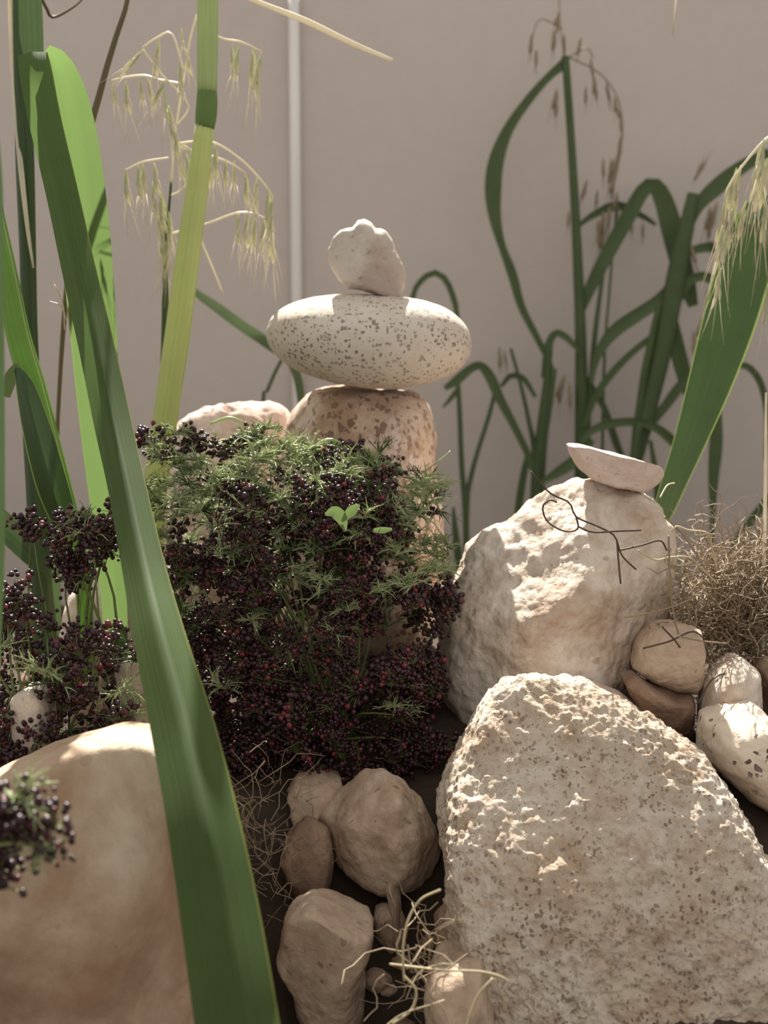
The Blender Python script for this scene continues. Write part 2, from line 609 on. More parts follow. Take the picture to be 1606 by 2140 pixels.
# smooth boulder at the left front
rock('ochre_boulder', [(-190, 1760), (-80, 1690), (0, 1640), (100, 1600), (200, 1568), (280, 1558), (340, 1575), (372, 1700), (392, 1850),
     (404, 2000), (415, 2140), (410, 2300), (330, 2420), (0, 2440), (-220, 2330), (-260, 2000)],
     -0.365, 0.036, 0.10, 'smooth', 'large smooth ochre boulder beside the long bent leaf', n=3.4, lean=0.0,
     cuts=[(-0.05, -0.90, 0.43, 0.66), (-0.1, -0.98, 0.10, 0.76), (0.62, -0.78, 0.05, 0.80)], noise=0.006, nscale=14, fine=0.0006, fscale=60, seed=2, sub=7)
# leaning cream boulder on the right
rock('cream_boulder', [(916, 1290), (945, 1222), (985, 1152), (1018, 1118), (1068, 1098), (1098, 1062), (1150, 1030), (1210, 1004),
     (1260, 1000), (1320, 1018), (1365, 1058), (1390, 1110), (1397, 1180), (1385, 1260), (1345, 1330), (1305, 1400), (1270, 1460),
     (1180, 1510), (1050, 1540), (950, 1500), (918, 1400)],
     -0.09, 0.10, 0.08, 'boulder', 'leaning cream boulder carrying a flat stone chip on its top', n=2.5, lean=-0.03,
     cuts=[(-0.40, -0.58, 0.71, 0.62), (0.18, -0.97, -0.02, 0.70), (0.62, -0.78, 0.0, 0.74), (-0.6, -0.8, 0.05, 0.80)], noise=0.005, nscale=22, fine=0.0016, fscale=90,
     seed=3, sub=7, smooth=1.3)
rock('flat_stone_chip', [(1188, 929), (1215, 930), (1260, 941), (1310, 954), (1384, 978), (1387, 992), (1372, 1012), (1345, 1030),
     (1300, 1020), (1240, 1003), (1216, 982), (1200, 956)],
     -0.105, 0.030, 0.035, 'pink', 'flat angular pale stone chip balanced on the leaning cream boulder', settle=False, n=3.0, smooth=0.5, facets=0,
     cuts=[(-0.25, -0.95, -0.25, 0.55), (0.25, -0.9, -0.35, 0.55)], noise=0.0010, nscale=60, fine=0.0006, seed=4, sub=6, cut_soft=0.0015)
# the cairn
rock('cairn_base_stone', [(604, 872), (648, 822), (690, 804), (780, 813), (874, 814), (896, 850), (908, 910), (911, 1000), (924, 1080), (932, 1150),
     (926, 1230), (890, 1340), (760, 1380), (640, 1350), (586, 1200), (582, 1000), (590, 920)],
     0.03, 0.052, 0.05, 'cairn_base', 'upright brown speckled stone carrying the stacked cairn', n=2.9, lean=0.04, noise=0.003, nscale=25,
     cuts=[(-0.5, -0.8, 0.25, 0.86)], fine=0.0007, seed=5, sub=6, smooth=1.2)
rock('oval_pebble', [(555, 690), (562, 664), (590, 641), (640, 624), (700, 616), (770, 614), (830, 618), (890, 628), (940, 648), (972, 675),
     (988, 705), (988, 733), (972, 762), (938, 787), (890, 804), (830, 812), (770, 811), (700, 802), (640, 783), (590, 755), (562, 725)],
     0.01, 0.058, 0.055, 'cairn', 'wide oval speckled pebble lying across the cairn', settle=False, cat='pebble', n=2.05, noise=0.0015, nscale=18, fine=0.0002, seed=6, sub=6, smooth=3)
rock('angular_pebble', [(688, 520), (696, 497), (712, 480), (738, 476), (748, 462), (762, 458), (776, 464), (786, 479), (808, 484), (822, 500),
     (838, 540), (850, 572), (846, 600), (834, 624), (800, 620), (768, 612), (730, 604), (706, 582), (690, 548)],
     0.005, 0.026, 0.026, 'cairn_top', 'small angular pale pebble with a knob crowning the cairn', settle=False, cat='pebble', n=2.2, noise=0.0012, nscale=60, fine=0.0005,
     cuts=[(-0.38, -0.92, 0.02, 0.66), (0.42, -0.9, -0.12, 0.62), (0.8,-0.3,0.5,0.9)], seed=7, sub=6, smooth=0.6, cut_soft=0.0015)
# stones behind the bush
rock('pinkish_rock', [(318, 985), (340, 930), (368, 888), (410, 852), (480, 841), (560, 844), (604, 864), (630, 920), (625, 1100), (580, 1300), (420, 1340),
     (320, 1300), (280, 1150), (292, 1040)],
     0.115, 0.045, 0.05, 'pink', 'rounded pinkish rock beside the cairn base, behind the flowering bush', n=2.4, noise=0.005, fine=0.002, seed=8, sub=6)
rock('pale_rock', [(205, 1170), (235, 1140), (290, 1120), (340, 1150), (360, 1250), (350, 1400), (280, 1440), (205, 1420), (190, 1330), (192, 1240)],
     -0.03, 0.035, 0.035, 'boulder', 'pale brown-flecked rock standing behind the long bent leaf', n=2.6, noise=0.003, fine=0.0015, seed=9, sub=5)
rock('pale_rock', [(136, 1275), (148, 1238), (166, 1226), (182, 1250), (190, 1330), (186, 1410), (140, 1420), (128, 1340)],
     -0.05, 0.02, 0.02, 'pink', 'slim pale upright rock between the dark reed stalks', n=2.4, noise=0.002, fine=0.001, seed=10, sub=5)
left_small = [
    ([(20, 1455), (40, 1430), (75, 1422), (108, 1440), (112, 1470), (80, 1492), (30, 1490)], -0.262, 0.02, 'boulder', 'small sunlit cream rock among the maroon buds'),
    ([(240, 1400), (268, 1372), (310, 1365), (340, 1390), (345, 1450), (300, 1490), (255, 1475)], -0.24, 0.025, 'boulder', 'rough white rock half hidden by maroon buds and the bent leaf'),
    ([(45, 1405), (70, 1385), (105, 1385), (125, 1405), (115, 1428), (60, 1430)], -0.17, 0.03, 'brown', 'small rusty brown rock above the sunlit cream rock'),
    ([(145, 1450), (165, 1420), (205, 1420), (222, 1450), (215, 1500), (160, 1510)], -0.17, 0.03, 'tan', 'small tan rock below the slim upright rock'),
    ([(215, 1545), (235, 1520), (265, 1520), (280, 1550), (270, 1590), (225, 1590)], -0.23, 0.025, 'pink', 'small pink rock against the top of the ochre boulder')]
for i, (poly, Y, dp, m, lb) in enumerate(left_small):
    rock('small_rock', poly, Y, dp, dp, m, lb, n=2.4, noise=0.002, fine=0.0008, seed=20 + i, sub=5, facets=4)
# rocks at the right edge
right_small = [
    ([(1318, 1395), (1330, 1350), (1360, 1305), (1410, 1290), (1470, 1300), (1482, 1345), (1470, 1400), (1448, 1446), (1400, 1448), (1350, 1425)],
     -0.15, 0.032, 0.03, 'tan', 'tan rock under the dry root tangle, resting on a brown rock', 30),
    ([(1304, 1425), (1325, 1405), (1360, 1430), (1410, 1452), (1450, 1448), (1455, 1490), (1420, 1525), (1370, 1500), (1330, 1475)],
     -0.17, 0.03, 0.03, 'brown', 'brown jagged rock wedged under the tan rock', 31),
    ([(1455, 1450), (1470, 1410), (1500, 1375), (1540, 1370), (1575, 1395), (1582, 1450), (1565, 1488), (1510, 1495), (1465, 1490)],
     -0.165, 0.03, 0.03, 'boulder', 'rounded cream rock below the dry root tangle', 32),
    ([(1464, 1540), (1470, 1500), (1510, 1480), (1575, 1470), (1600, 1490), (1640, 1600), (1660, 1700), (1610, 1700), (1550, 1660), (1495, 1600), (1470, 1575)],
     -0.205, 0.04, 0.035, 'pit', 'white rock with dark pits beside the largest boulder', 33),
    ([(1572, 1400), (1600, 1375), (1660, 1380), (1680, 1450), (1640, 1500), (1590, 1490), (1578, 1450)],
     -0.15, 0.03, 0.03, 'brown', 'reddish brown rock right of the rounded cream rock', 34)]
for poly, Y, fr, bk, m, lb, sd in right_small:
    rock('small_rock', poly, Y, fr, bk, m, lb, settle=sd != 30, n=2.5, noise=0.0025, fine=0.0009, seed=sd, sub=6, facets=0 if sd == 33 else 5, smooth=1)
rock('stone_slab', [(1192, 1436), (1210, 1424), (1250, 1432), (1300, 1452), (1335, 1475), (1362, 1500), (1355, 1530), (1300, 1520), (1230, 1490), (1195, 1460)],
     -0.175, 0.014, 0.014, 'pink', 'thin pale slab leaning behind the largest boulder', settle=False, n=4, noise=0.001, fine=0.0004, seed=36, sub=5, smooth=0.8, lean=0.2)
# rocks in the hollow at the bottom
hollow = [
    ('tan', [(658, 1712), (690, 1680), (730, 1650), (760, 1622), (800, 1615), (840, 1636), (880, 1680), (905, 1730), (926, 1785), (905, 1815), (860, 1842),
             (800, 1838), (740, 1822), (690, 1785)], -0.24, 0.042, 0.04, 'broad tan rock with a peaked top in the hollow', 40, 'tan'),
    ('tan', [(612, 1865), (640, 1835), (690, 1805), (735, 1825), (765, 1862), (785, 1890), (780, 1950), (760, 2000), (760, 2060), (758, 2140), (756, 2330), (640, 2330),
             (628, 2140), (612, 2060), (582, 2005), (592, 1960), (600, 1905)], -0.298, 0.026, 0.03, 'tall narrow tan rock standing beside the long bent leaf', 41, 'tan'),
    ('brown', [(590, 1790), (600, 1750), (640, 1715), (680, 1740), (695, 1800), (680, 1850), (620, 1845)], -0.25, 0.022, 0.03, 'dark brown rough rock tucked behind the tall narrow rock', 42, 'brown'),
    ('tan', [(596, 1660), (620, 1625), (670, 1617), (715, 1630), (718, 1665), (690, 1710), (630, 1740), (600, 1705)], -0.21, 0.03, 0.03,
     'tan rock tucked below the bush, behind the broad tan rock', 43, 'tan'),
    ('tan', [(795, 1862), (815, 1838), (832, 1842), (848, 1905), (840, 1920), (812, 1890)], -0.274, 0.010, 0.010, 'small pointed tan stone under the broad tan rock', 44, 'tan'),
    ('tan', [(780, 1900), (800, 1885), (838, 1905), (850, 1940), (830, 1965), (790, 1950)], -0.268, 0.012, 0.012, 'small reddish stone below the pointed tan stone', 45, 'tan'),
    ('brown', [(890, 2060), (910, 2000), (960, 1960), (1010, 1990), (1040, 2100), (1030, 2240), (930, 2260), (890, 2160)], -0.345, 0.03, 0.03,
     'tan rock under the pale curling roots at the foot of the largest boulder', 46, 'tan'),
    ('tan', [(895, 1930), (930, 1880), (985, 1890), (1010, 1940), (990, 1990), (920, 1985)], -0.31, 0.02, 0.02, 'reddish rock wedged against the largest boulder', 47, 'brown')]
for nm, poly, Y, fr, bk, lb, sd, m in hollow:
    rock('hollow_rock', poly, Y, fr, bk, m, lb, n=2.6, lean=-0.22 if sd < 42 else 0.0, noise=0.0025, nscale=40, fine=0.0008, seed=sd, sub=6 if sd < 42 else 5, facets=3 if sd == 41 else 9, smooth=0.7, cut_soft=0.0015, fcut=(0.66, 0.9))
# pebbles on the soil of the hollow
peb = []
for k in range(4):
    V, F = ico(3)
    p = V * np.array([0.008, 0.007, 0.005]) * (1 + 0.25 * perlin(V * 1.7 + 9 * k))[:, None]
    p[:, 2] -= p[:, 2].min()
    me = bpy.data.meshes.new('pebble')
    me.from_pydata(p.tolist(), [], F)
    me.polygons.foreach_set('use_smooth', [True] * len(F))
    me.materials.append(M['brown' if k % 2 else 'tan'])
    peb.append(me)
for k in range(9):
    px, py = random.uniform(770, 900), random.uniform(1960, 2130)
    q = at(px, py, -0.37 + 0.10 * (2130 - py) / 170)
    o = link('pebble', peb[k % 4], None, (q.x, q.y, float(ground_z(q.x, q.y)) - 0.001))
    o.rotation_euler.z = random.uniform(0, 6)
    s = random.uniform(0.6, 1.2)
    o.scale = (s, s, s)
    tag(o, 'little dull pebble on the dark soil of the hollow', 'pebble', 'pebbles in the hollow')


# ------------------------------------------------------------------ leaves and stalks
def ribbon(pts, n=48, fold=0.2, cross=7, mb=None, curl=0.0, taper=99):
    """A grass blade: points are (px, py, Y, width in px, roll in degrees)."""
    pts = [tuple(p) + (0,) * (5 - len(p)) for p in pts]
    S = catmull(pts, n)
    C = [at(a[0], a[1], a[2]) for a in S]
    mb = mb or MB()
    vs, uvs, fs = [], [], []
    for i in range(n):
        t = (C[min(i + 1, n - 1)] - C[max(i - 1, 0)]).normalized()
        v = (CAM - C[i]).normalized()
        side = t.cross(v)
        side.normalize()
        nrm = side.cross(t).normalized()
        ro = R(S[i][4])
        s2 = side * math.cos(ro) + nrm * math.sin(ro)
        n2 = nrm * math.cos(ro) - side * math.sin(ro)
        wd = max(S[i][3], 0.5) * mpp(S[i][2])
        for k in range(cross):
            u = k / (cross - 1)
            x = (u - 0.5) * 2
            off = fold * min(1.0, 0.2 + i / n * taper) * (abs(x) - 0.5) + curl * (x * x - 0.33)
            vs.append(C[i] + s2 * (x * wd / 2) + n2 * (off * wd / 2))
            uvs.append((u, i / (n - 1)))
    for i in range(n - 1):
        for k in range(cross - 1):
            a = i * cross + k
            fs.append((a, a + 1, a + cross + 1, a + cross))
    mb.add(vs, fs, 0, uvs)
    return mb


def blade(name, pts, mat, parent, **kw):
    return ribbon(pts, **kw).build(name, M[mat], parent)


def stalk(name, pts, mat, parent, n=24, sides=8):
    """Round stem: points are (px, py, Y, diameter in px)."""
    S = catmull(pts, n)
    mb = MB()
    mb.tube([at(a[0], a[1], a[2]) for a in S], [max(a[3], 0.3) * mpp(a[2]) / 2 for a in S], sides)
    return mb.build(name, M[mat], parent)


def foot(px, Y):
    x = at(px, 1300, Y).x
    return Vector((x, Y, float(ground_z(x, Y))))


# long bent leaf: up from the ground, creased at the top, hanging down towards the viewer
t = empty('bent_reed_leaf', foot(240, -0.09), 'long green reed leaf creased at its tip and drooping in front of the bush', 'leaf')
blade('rising_blade', [(243, 1420, -0.09, 44, 12), (242, 1300, -0.09, 52, 12), (228, 1100, -0.09, 66, 12), (212, 900, -0.09, 84, 14), (198, 700, -0.09, 98, 16),
                       (182, 500, -0.09, 104, 18), (165, 330, -0.09, 98, 20), (146, 210, -0.092, 84, 20), (118, 135, -0.096, 62, 8), (92, 112, -0.102, 40, 0)],
      'leaf_front', t, fold=0.35, n=60)
blade('drooping_blade', [(68, 110, -0.106, 58, -4), (74, 150, -0.118, 66, -6), (93, 250, -0.13, 66, -8), (128, 400, -0.15, 66, -8), (165, 570, -0.18, 70, -6), (200, 720, -0.21, 74, -4), (235, 880, -0.245, 78, 0),
                         (266, 1020, -0.28, 80, 0), (300, 1180, -0.32, 92, 2), (335, 1330, -0.36, 112, 4), (385, 1520, -0.40, 140, 6), (425, 1700, -0.435, 158, 6), (462, 1900, -0.46, 176, 6),
                         (500, 2140, -0.485, 190, 6), (540, 2400, -0.50, 200, 6)], 'leaf_front', t, fold=-0.75, n=90, cross=9, taper=4)
# stalk rising above the crease
t = empty('reed_shoot', foot(95, -0.02), 'dark reed stalk rising behind the creased leaf', 'reed')
stalk('stalk', [(100, 1420, -0.02, 62), (96, 1250, -0.02, 62), (84, 1050, -0.02, 56), (68, 860, -0.02, 44), (62, 700, -0.02, 34), (58, 520, -0.02, 34), (52, 330, -0.03, 38), (48, 200, -0.03, 34), (42, 60, -0.03, 28), (38, -120, -0.03, 24)], 'leaf_dark', t, 40)
blade('top_leaf', [(62, 140, -0.06, 54), (62, 60, -0.06, 52), (58, -20, -0.06, 50), (40, -200, -0.06, 44)], 'leaf_dark', t, fold=0.5)
stalk('dry_sheath', [(18, -60, -0.03, 8), (28, 150, -0.03, 12), (42, 330, -0.035, 12), (58, 480, -0.035, 8), (70, 560, -0.035, 4)], 'straw', t)
stalk('twig', [(42, -70, -0.03, 8), (70, -35, 0.0, 6), (96, 15, 0.02, 7), (112, 36, 0.03, 6), (160, 10, 0.04, 4), (185, -20, 0.05, 3)], 'brown_stem', t)
# bright cut stalk at the left edge
t = empty('cut_reed_stalk', foot(150, -0.10), 'bright green reed stalk with a dark leaf sheath at the left', 'reed')
stalk('stalk', [(-30, 380, -0.10, 44), (10, 560, -0.10, 46), (38, 700, -0.10, 50), (66, 800, -0.10, 54), (100, 930, -0.10, 54), (140, 1080, -0.10, 50), (170, 1200, -0.10, 36), (185, 1400, -0.10, 30)], 'sheath', t, 40, 12)
blade('sheath_leaf', [(30, 762, -0.118, 8), (50, 800, -0.124, 36), (75, 890, -0.128, 58), (105, 1000, -0.128, 66), (128, 1070, -0.126, 58), (140, 1100, -0.122, 40)], 'leaf_right', t, fold=-0.5, curl=-0.3)
blade('torn_tip', [(36, 760, -0.12, 10), (22, 790, -0.12, 26), (14, 830, -0.12, 14)], 'soft_leaf', t, n=14)
# near dark leaf edge
t = empty('hairy_edged_leaf', foot(-40, -0.42), 'dark blade with a pale hairy edge at the left border', 'leaf')
blade('blade', [(-22, 250, -0.42, 30), (-24, 400, -0.42, 56), (-26, 700, -0.42, 66), (-26, 1000, -0.42, 70), (-28, 1180, -0.42, 72), (-40, 1500, -0.42, 70), (-60, 2200, -0.42, 60)], 'leaf_dark', t, fold=0.2)
# low leaf between
t = empty('low_reed_leaf', foot(60, -0.04), 'short dark leaf slanting low between the reed stalks', 'leaf')
blade('blade', [(-40, 1060, -0.05, 50, 10), (20, 1110, -0.05, 56, 10), (70, 1160, -0.05, 50, 10), (110, 1200, -0.045, 30, 10), (120, 1330, -0.04, 14)], 'leaf_dark', t)

# pale culm with its node
t = empty('grass_culm', foot(325, 0.0), 'thick yellow-green grass culm with a dark joint', 'grass stem')
stalk('culm', [(300, 1500, 0.0, 42), (322, 1060, 0.0, 50), (345, 880, 0.0, 52), (368, 720, 0.0, 52), (392, 540, 0.0, 50), (414, 380, 0.0, 44), (428, 262, 0.0, 38)], 'culm', t, 40, 14)
stalk('joint', [(428, 268, 0.0, 38), (431, 240, 0.0, 43), (433, 210, 0.0, 42), (433, 190, 0.0, 40)], 'node', t, 10, 14)
stalk('upper_culm', [(433, 196, 0.0, 40), (434, 80, 0.0, 42), (434, -150, 0.0, 42)], 'culm_top', t, 16, 14)

stalk('dry_leaf', [(434, -62, 0.0, 14), (480, -24, 0.015, 10), (540, 4, 0.025, 9), (640, 44, 0.03, 12), (740, 92, 0.035, 10), (822, 126, 0.04, 6)], 'straw', t, 30)

# thin stems on the left
thin = [('brown_grass_stem', [(275, -40, 0.02, 9), (262, 20, 0.02, 10), (232, 110, 0.02, 12), (198, 235, 0.02, 14), (170, 340, 0.02, 14), (140, 600, 0.02, 12), (125, 800, 0.02, 9), (118, 1000, 0.02, 9), (120, 1400, 0.02, 9)], 'brown_stem',
         'thin brown stem crossing behind the creased leaf'),
        ('straw_stem', [(1406, 76, -0.02, 2), (1412, 20, -0.02, 4), (1420, -40, -0.02, 5), (1450, -120, -0.02, 5), (1520, -170, -0.02, 6), (1620, -120, -0.02, 6), (1690, 100, -0.02, 7), (1720, 500, -0.02, 8), (1735, 1000, -0.02, 9), (1740, 1360, -0.02, 9)], 'straw', 'single short straw tip hanging free over the wall'),
        ('straw_stem', [(1602, 820, -0.12, 5), (1601, 1000, -0.12, 7), (1598, 1150, -0.12, 8), (1594, 1400, -0.12, 8)], 'straw', 'upright yellow straw at the dry root tangle')]
for nm, pts, m, lb in thin:
    q = pts[-1]
    root = empty(nm, at(q[0], q[1], q[2]), lb, 'stem')
    stalk('stalk', pts, m, root)
# fine curly hairs by the creased leaf
t = empty('curled_tendril', at(130, 660, -0.12), 'pale curled tendril beside the creased leaf', 'tendril')
stalk('strand', [(135, 690, -0.12, 3), (132, 640, -0.12, 3), (122, 612, -0.12, 3), (113, 594, -0.12, 2)], 'root_pale', t, 12, 5)
stalk('strand', [(138, 670, -0.12, 3), (128, 640, -0.12, 3), (104, 630, -0.12, 2)], 'root_pale', t, 12, 5)

# deep green leaf at the right with a shiny fold
t = empty('folded_green_leaf', foot(1370, 0.03), 'wide deep green leaf folded over at its top behind the flat stone chip', 'leaf')
blade('blade', [(1340, 1300, 0.03, 22), (1372, 1120, 0.03, 34, 4), (1398, 1040, 0.03, 48, 6), (1440, 930, 0.03, 66, 8), (1482, 810, 0.03, 90, 10), (1520, 690, 0.025, 108, 10), (1552, 580, 0.02, 112, 10), (1580, 490, 0.015, 106, 10),
                (1590, 462, 0.010, 100, 8)], 'leaf_right', t, fold=0.16, n=60)
blade('folded_top', [(1584, 486, 0.008, 92, 8), (1588, 466, 0.004, 90, 8), (1592, 456, 0.008, 92, 4), (1597, 453, 0.022, 92, 0), (1612, 458, 0.040, 92, 0), (1650, 490, 0.052, 84, 0), (1700, 600, 0.06, 50, 0), (1730, 700, 0.06, 8, 0)], 'leaf_right', t, fold=0.16, n=40)


# ------------------------------------------------------------------ seed heads
def spikelet_mesh(name, mats, L=0.018, florets=4, awn=0.022, seed=0, fat=1.0):
    rg = random.Random(seed)
    mb = MB()
    for k in range(florets):
        a = rg.uniform(-0.22, 0.22)
        b = rg.uniform(-0.22, 0.22)
        z0 = -L * 0.16 * k
        l = L * rg.uniform(0.5, 0.72)
        d = Vector((a, b, -1)).normalized()
        o = Vector((0, 0, z0))
        mb.tube([o, o + d * l * 0.25, o + d * l * 0.55, o + d * l * 0.85, o + d * l], [0.0002, 0.0008 * fat, 0.0010 * fat, 0.0006 * fat, 0.0002], 5, 0)
        if awn > 0:
            e = o + d * l
            d2 = Vector((a * 1.3, b * 1.3, -1)).normalized()
            al = awn * rg.uniform(0.7, 1.2)
            mb.tube([e, e + d2 * al * 0.5, e + d2 * al + Vector((a * .002, 0, 0))], [0.00030, 0.00022, 0.00008], 3, 1)
    o = mb.build(name, mats)
    me = o.data
    bpy.data.objects.remove(o)
    return me


SP = [spikelet_mesh('spikelet', [M['spikelet'], M['straw']], L=0.022, florets=5, awn=0.030, fat=1.35, seed=i) for i in range(4)]
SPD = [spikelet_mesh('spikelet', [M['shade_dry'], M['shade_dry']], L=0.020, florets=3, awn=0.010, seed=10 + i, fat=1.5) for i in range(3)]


def hang(root, px, py, Y, scale, lean, meshes, k):
    q = at(px, py, Y) - root.location
    best, bd = root, 0.03
    for c in root.children:
        if c.name.split('.')[0] in ('branch', 'axis'):
            d = min((v.co - q).length for v in c.data.vertices)
            if d < bd: best, bd = c, d
    o = link('spikelet', meshes[k % len(meshes)], best, q)
    o.rotation_euler = (random.uniform(-0.2, 0.2), lean, random.uniform(0, 6.28) * 0)
    o.scale = (scale, scale, scale)
    return o


SY = 0.03
t = empty('nodding_seed_head', foot(335, SY), 'pale nodding grass seed head with long awns behind the yellow-green culm', 'seed head')
stalk('stem', [(330, 1300, SY, 16), (338, 900, SY, 18), (345, 720, SY, 17), (346, 600, SY, 13), (350, 480, SY, 7), (358, 380, SY, 5)], 'leaf_dark', t, 40)
stalk('axis', [(358, 384, SY, 5), (364, 300, SY, 5), (372, 240, SY, 5), (385, 160, SY, 5), (398, 80, SY, 5), (412, 30, SY, 4)], 'straw', t, 24)
branches = [[(412, 40, SY), (460, 78, SY), (505, 88, SY), (548, 108, SY)], [(385, 150, SY), (360, 72, SY), (330, 78, SY), (297, 100, SY)],
            [(297, 100, SY), (325, 138, SY), (350, 168, SY), (372, 190, SY), (395, 225, SY), (365, 268, SY)], [(380, 175, SY), (330, 166, SY), (305, 158, SY), (270, 160, SY), (232, 168, SY)],
            [(364, 300, SY), (440, 296, SY), (500, 330, SY), (545, 375, SY), (572, 412, SY)], [(364, 305, SY), (440, 325, SY), (480, 340, SY), (515, 362, SY)],
            [(350, 490, SY), (430, 468, SY), (500, 444, SY), (545, 452, SY), (572, 470, SY)], [(352, 410, SY), (375, 400, SY), (395, 378, SY)],
            [(352, 330, SY), (300, 338, SY), (262, 355, SY)], [(400, 440, SY), (420, 500, SY), (445, 560, SY), (466, 612, SY)], [(372, 300, SY), (395, 310, SY), (402, 330, SY)]]
for b in branches:
    stalk('branch', [(x, y, Y, 4.5 if i < len(b) - 1 else 3) for i, (x, y, Y) in enumerate(b)], 'straw', t, 16, 5)
hl = [(484, 90, .7, .0), (500, 92, .95, -.12), (528, 100, 1.1, -.08), (546, 110, 1.2, -.15), (332, 82, 1.0, -.15), (300, 104, .9, -.7), (345, 165, .9, -.5),
      (236, 170, .7, .1), (262, 168, .9, .05), (292, 162, .7, .15), (308, 162, .7, .12), (380, 60, .6, .1), (388, 100, .7, .1), (375, 130, .8, .1), (362, 270, .8, .15), (345, 190, .9, .1), (352, 220, 1.0, .12),
      (490, 335, .8, .05), (512, 360, .9, 0), (538, 372, 1.0, -.08), (560, 395, 1.1, -.05), (570, 412, 1.1, -.05), (470, 332, .8, 0),
      (500, 446, .9, -.05), (516, 448, .9, -.1), (535, 450, 1.0, -.1), (552, 455, 1.0, -.12), (570, 468, 1.1, -.05), (262, 352, 1.0, .02), (300, 340, 1.0, .05), (288, 345, .9, .0),
      (320, 380, 1.0, .08), (335, 400, 1.1, .05), (345, 420, 1.1, .1), (352, 440, 1.0, 0), (328, 430, 1.1, .1), (340, 470, 1.0, -.05), (350, 500, 1.0, -.05), (390, 320, .9, .02), (375, 310, .9, .1), (322, 340, .9, .1), (440, 320, .9, -.02), (448, 300, 1.0, 0)]
for k, (x, y, s, l) in enumerate(hl):
    hang(t, x, y, SY + random.uniform(-.012, .012), s, -l, SP, k)

SY2 = -0.03
t = empty('drooping_seed_head', foot(1640, SY2), 'pale drooping seed head with fine awns in front of the folded green leaf', 'seed head')
stalk('stem', [(1650, 1400, SY2, 10), (1668, 700, SY2, 8), (1660, 380, SY2, 7), (1640, 285, SY2, 6), (1606, 288, SY2, 6), (1570, 325, SY2, 5), (1535, 370, SY2, 5), (1518, 400, SY2, 4), (1514, 420, SY2, 3)], 'straw', t, 50)
for k, (x, y, s, l) in enumerate([(1516, 415, 1.25, .12), (1512, 470, 1.2, .1), (1540, 350, 1.1, .2), (1550, 345, 1.3, .14), (1535, 420, 1.2, .15), (1598, 290, 1.3, .1), (1590, 305, 1.2, .08), (1604, 330, 1.3, .05), (1586, 330, 1.3, .12),
                                  (1508, 560, 1.0, .14), (1602, 420, 1.2, .05), (1560, 420, 1.0, .15), (1640, 300, 1.2, 0), (1630, 290, 1.2, .05), (1604, 600, 1.0, .1)]):
    hang(t, x, y, SY2 + random.uniform(-.015, .015), s, l, SP, k)

# ------------------------------------------------------------------ grasses by the wall, in its shade
def shade_grass(label, foot_px, Y, stems=(), leaves=(), spikes=(), branches=()):
    t = empty('wall_grass', foot(foot_px, Y), label, 'grass', 'grasses along the wall')
    for s in stems: stalk('stem', [(p[0], p[1], Y, p[2]) for p in s], 'shade_leaf', t, 24, 7)
    for k, s in enumerate(leaves):
        dy = random.uniform(-0.015, 0.015)
        blade('leaf', [(p[0], p[1], Y + dy * i / len(s), p[2], p[3] if len(p) > 3 else 0) for i, p in enumerate(s)], 'shade_leaf', t, n=36, cross=5, fold=0.25)
    for s in branches: stalk('branch', [(p[0], p[1], Y, 3) for p in s], 'shade_dry', t, 14, 4)
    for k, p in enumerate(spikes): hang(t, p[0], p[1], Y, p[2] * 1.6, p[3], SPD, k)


shade_grass('tall shaded grass with a twisted leaf hanging from its tip', 1214, 0.76,
            stems=[[(1182, 118, 16), (1188, 200, 16), (1196, 320, 17), (1206, 500, 20), (1214, 700, 24), (1216, 850, 28), (1214, 1000, 26), (1212, 1260, 26)],
                   [(1262, 560, 8), (1244, 700, 11), (1236, 800, 12), (1228, 920, 12), (1222, 1200, 12)]],
            leaves=[[(1186, 128, 22), (1150, 158, 16), (1108, 205, 18), (1064, 268, 22), (1038, 335, 32), (1031, 400, 34), (1036, 460, 24), (1050, 515, 16), (1072, 575, 20), (1090, 640, 16), (1120, 700, 14), (1148, 755, 12), (1158, 790, 8)],
                    [(1214, 650, 18), (1240, 590, 26), (1276, 520, 30), (1312, 455, 32), (1345, 398, 30), (1368, 388, 32), (1388, 420, 38), (1408, 490, 44), (1432, 580, 40), (1450, 640, 20)],
                    [(1222, 790, 16), (1262, 850, 14), (1290, 930, 16), (1305, 960, 8)]],
            branches=[[(1183, 125), (1172, 60), (1168, -20)], [(1183, 125), (1225, 100), (1240, 120)], [(1190, 120), (1250, 150), (1290, 200), (1302, 270), (1292, 350), (1280, 400)], [(1176, 60), (1130, 40), (1112, 80)]],
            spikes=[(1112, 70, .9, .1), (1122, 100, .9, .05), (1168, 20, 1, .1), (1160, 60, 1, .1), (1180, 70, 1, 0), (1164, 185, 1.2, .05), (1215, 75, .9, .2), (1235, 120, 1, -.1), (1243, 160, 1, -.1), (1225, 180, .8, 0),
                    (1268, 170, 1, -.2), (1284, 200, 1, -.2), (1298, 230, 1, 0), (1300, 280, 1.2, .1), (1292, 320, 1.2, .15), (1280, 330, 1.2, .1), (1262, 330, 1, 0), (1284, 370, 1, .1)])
shade_grass('shaded grass with wispy drooping spikelets between the tall stems', 1260, 0.79,
            stems=[[(1290, 420, 4), (1275, 600, 5), (1262, 800, 6), (1258, 1250, 7)]],
            leaves=[[(1200, 480, 6), (1240, 450, 14), (1290, 430, 18), (1340, 450, 12), (1372, 470, 6)]],
            spikes=[(1228, 375, 1, .3), (1250, 395, .9, .1), (1262, 440, 1.3, .05), (1250, 460, 1.3, 0), (1275, 430, 1.3, .1), (1290, 400, 1.2, 0), (1190, 440, .8, .1), (1300, 440, 1, 0), (1262, 480, 1.2, .1), (1320, 455, .8, 0), (1345, 465, .8, 0)])
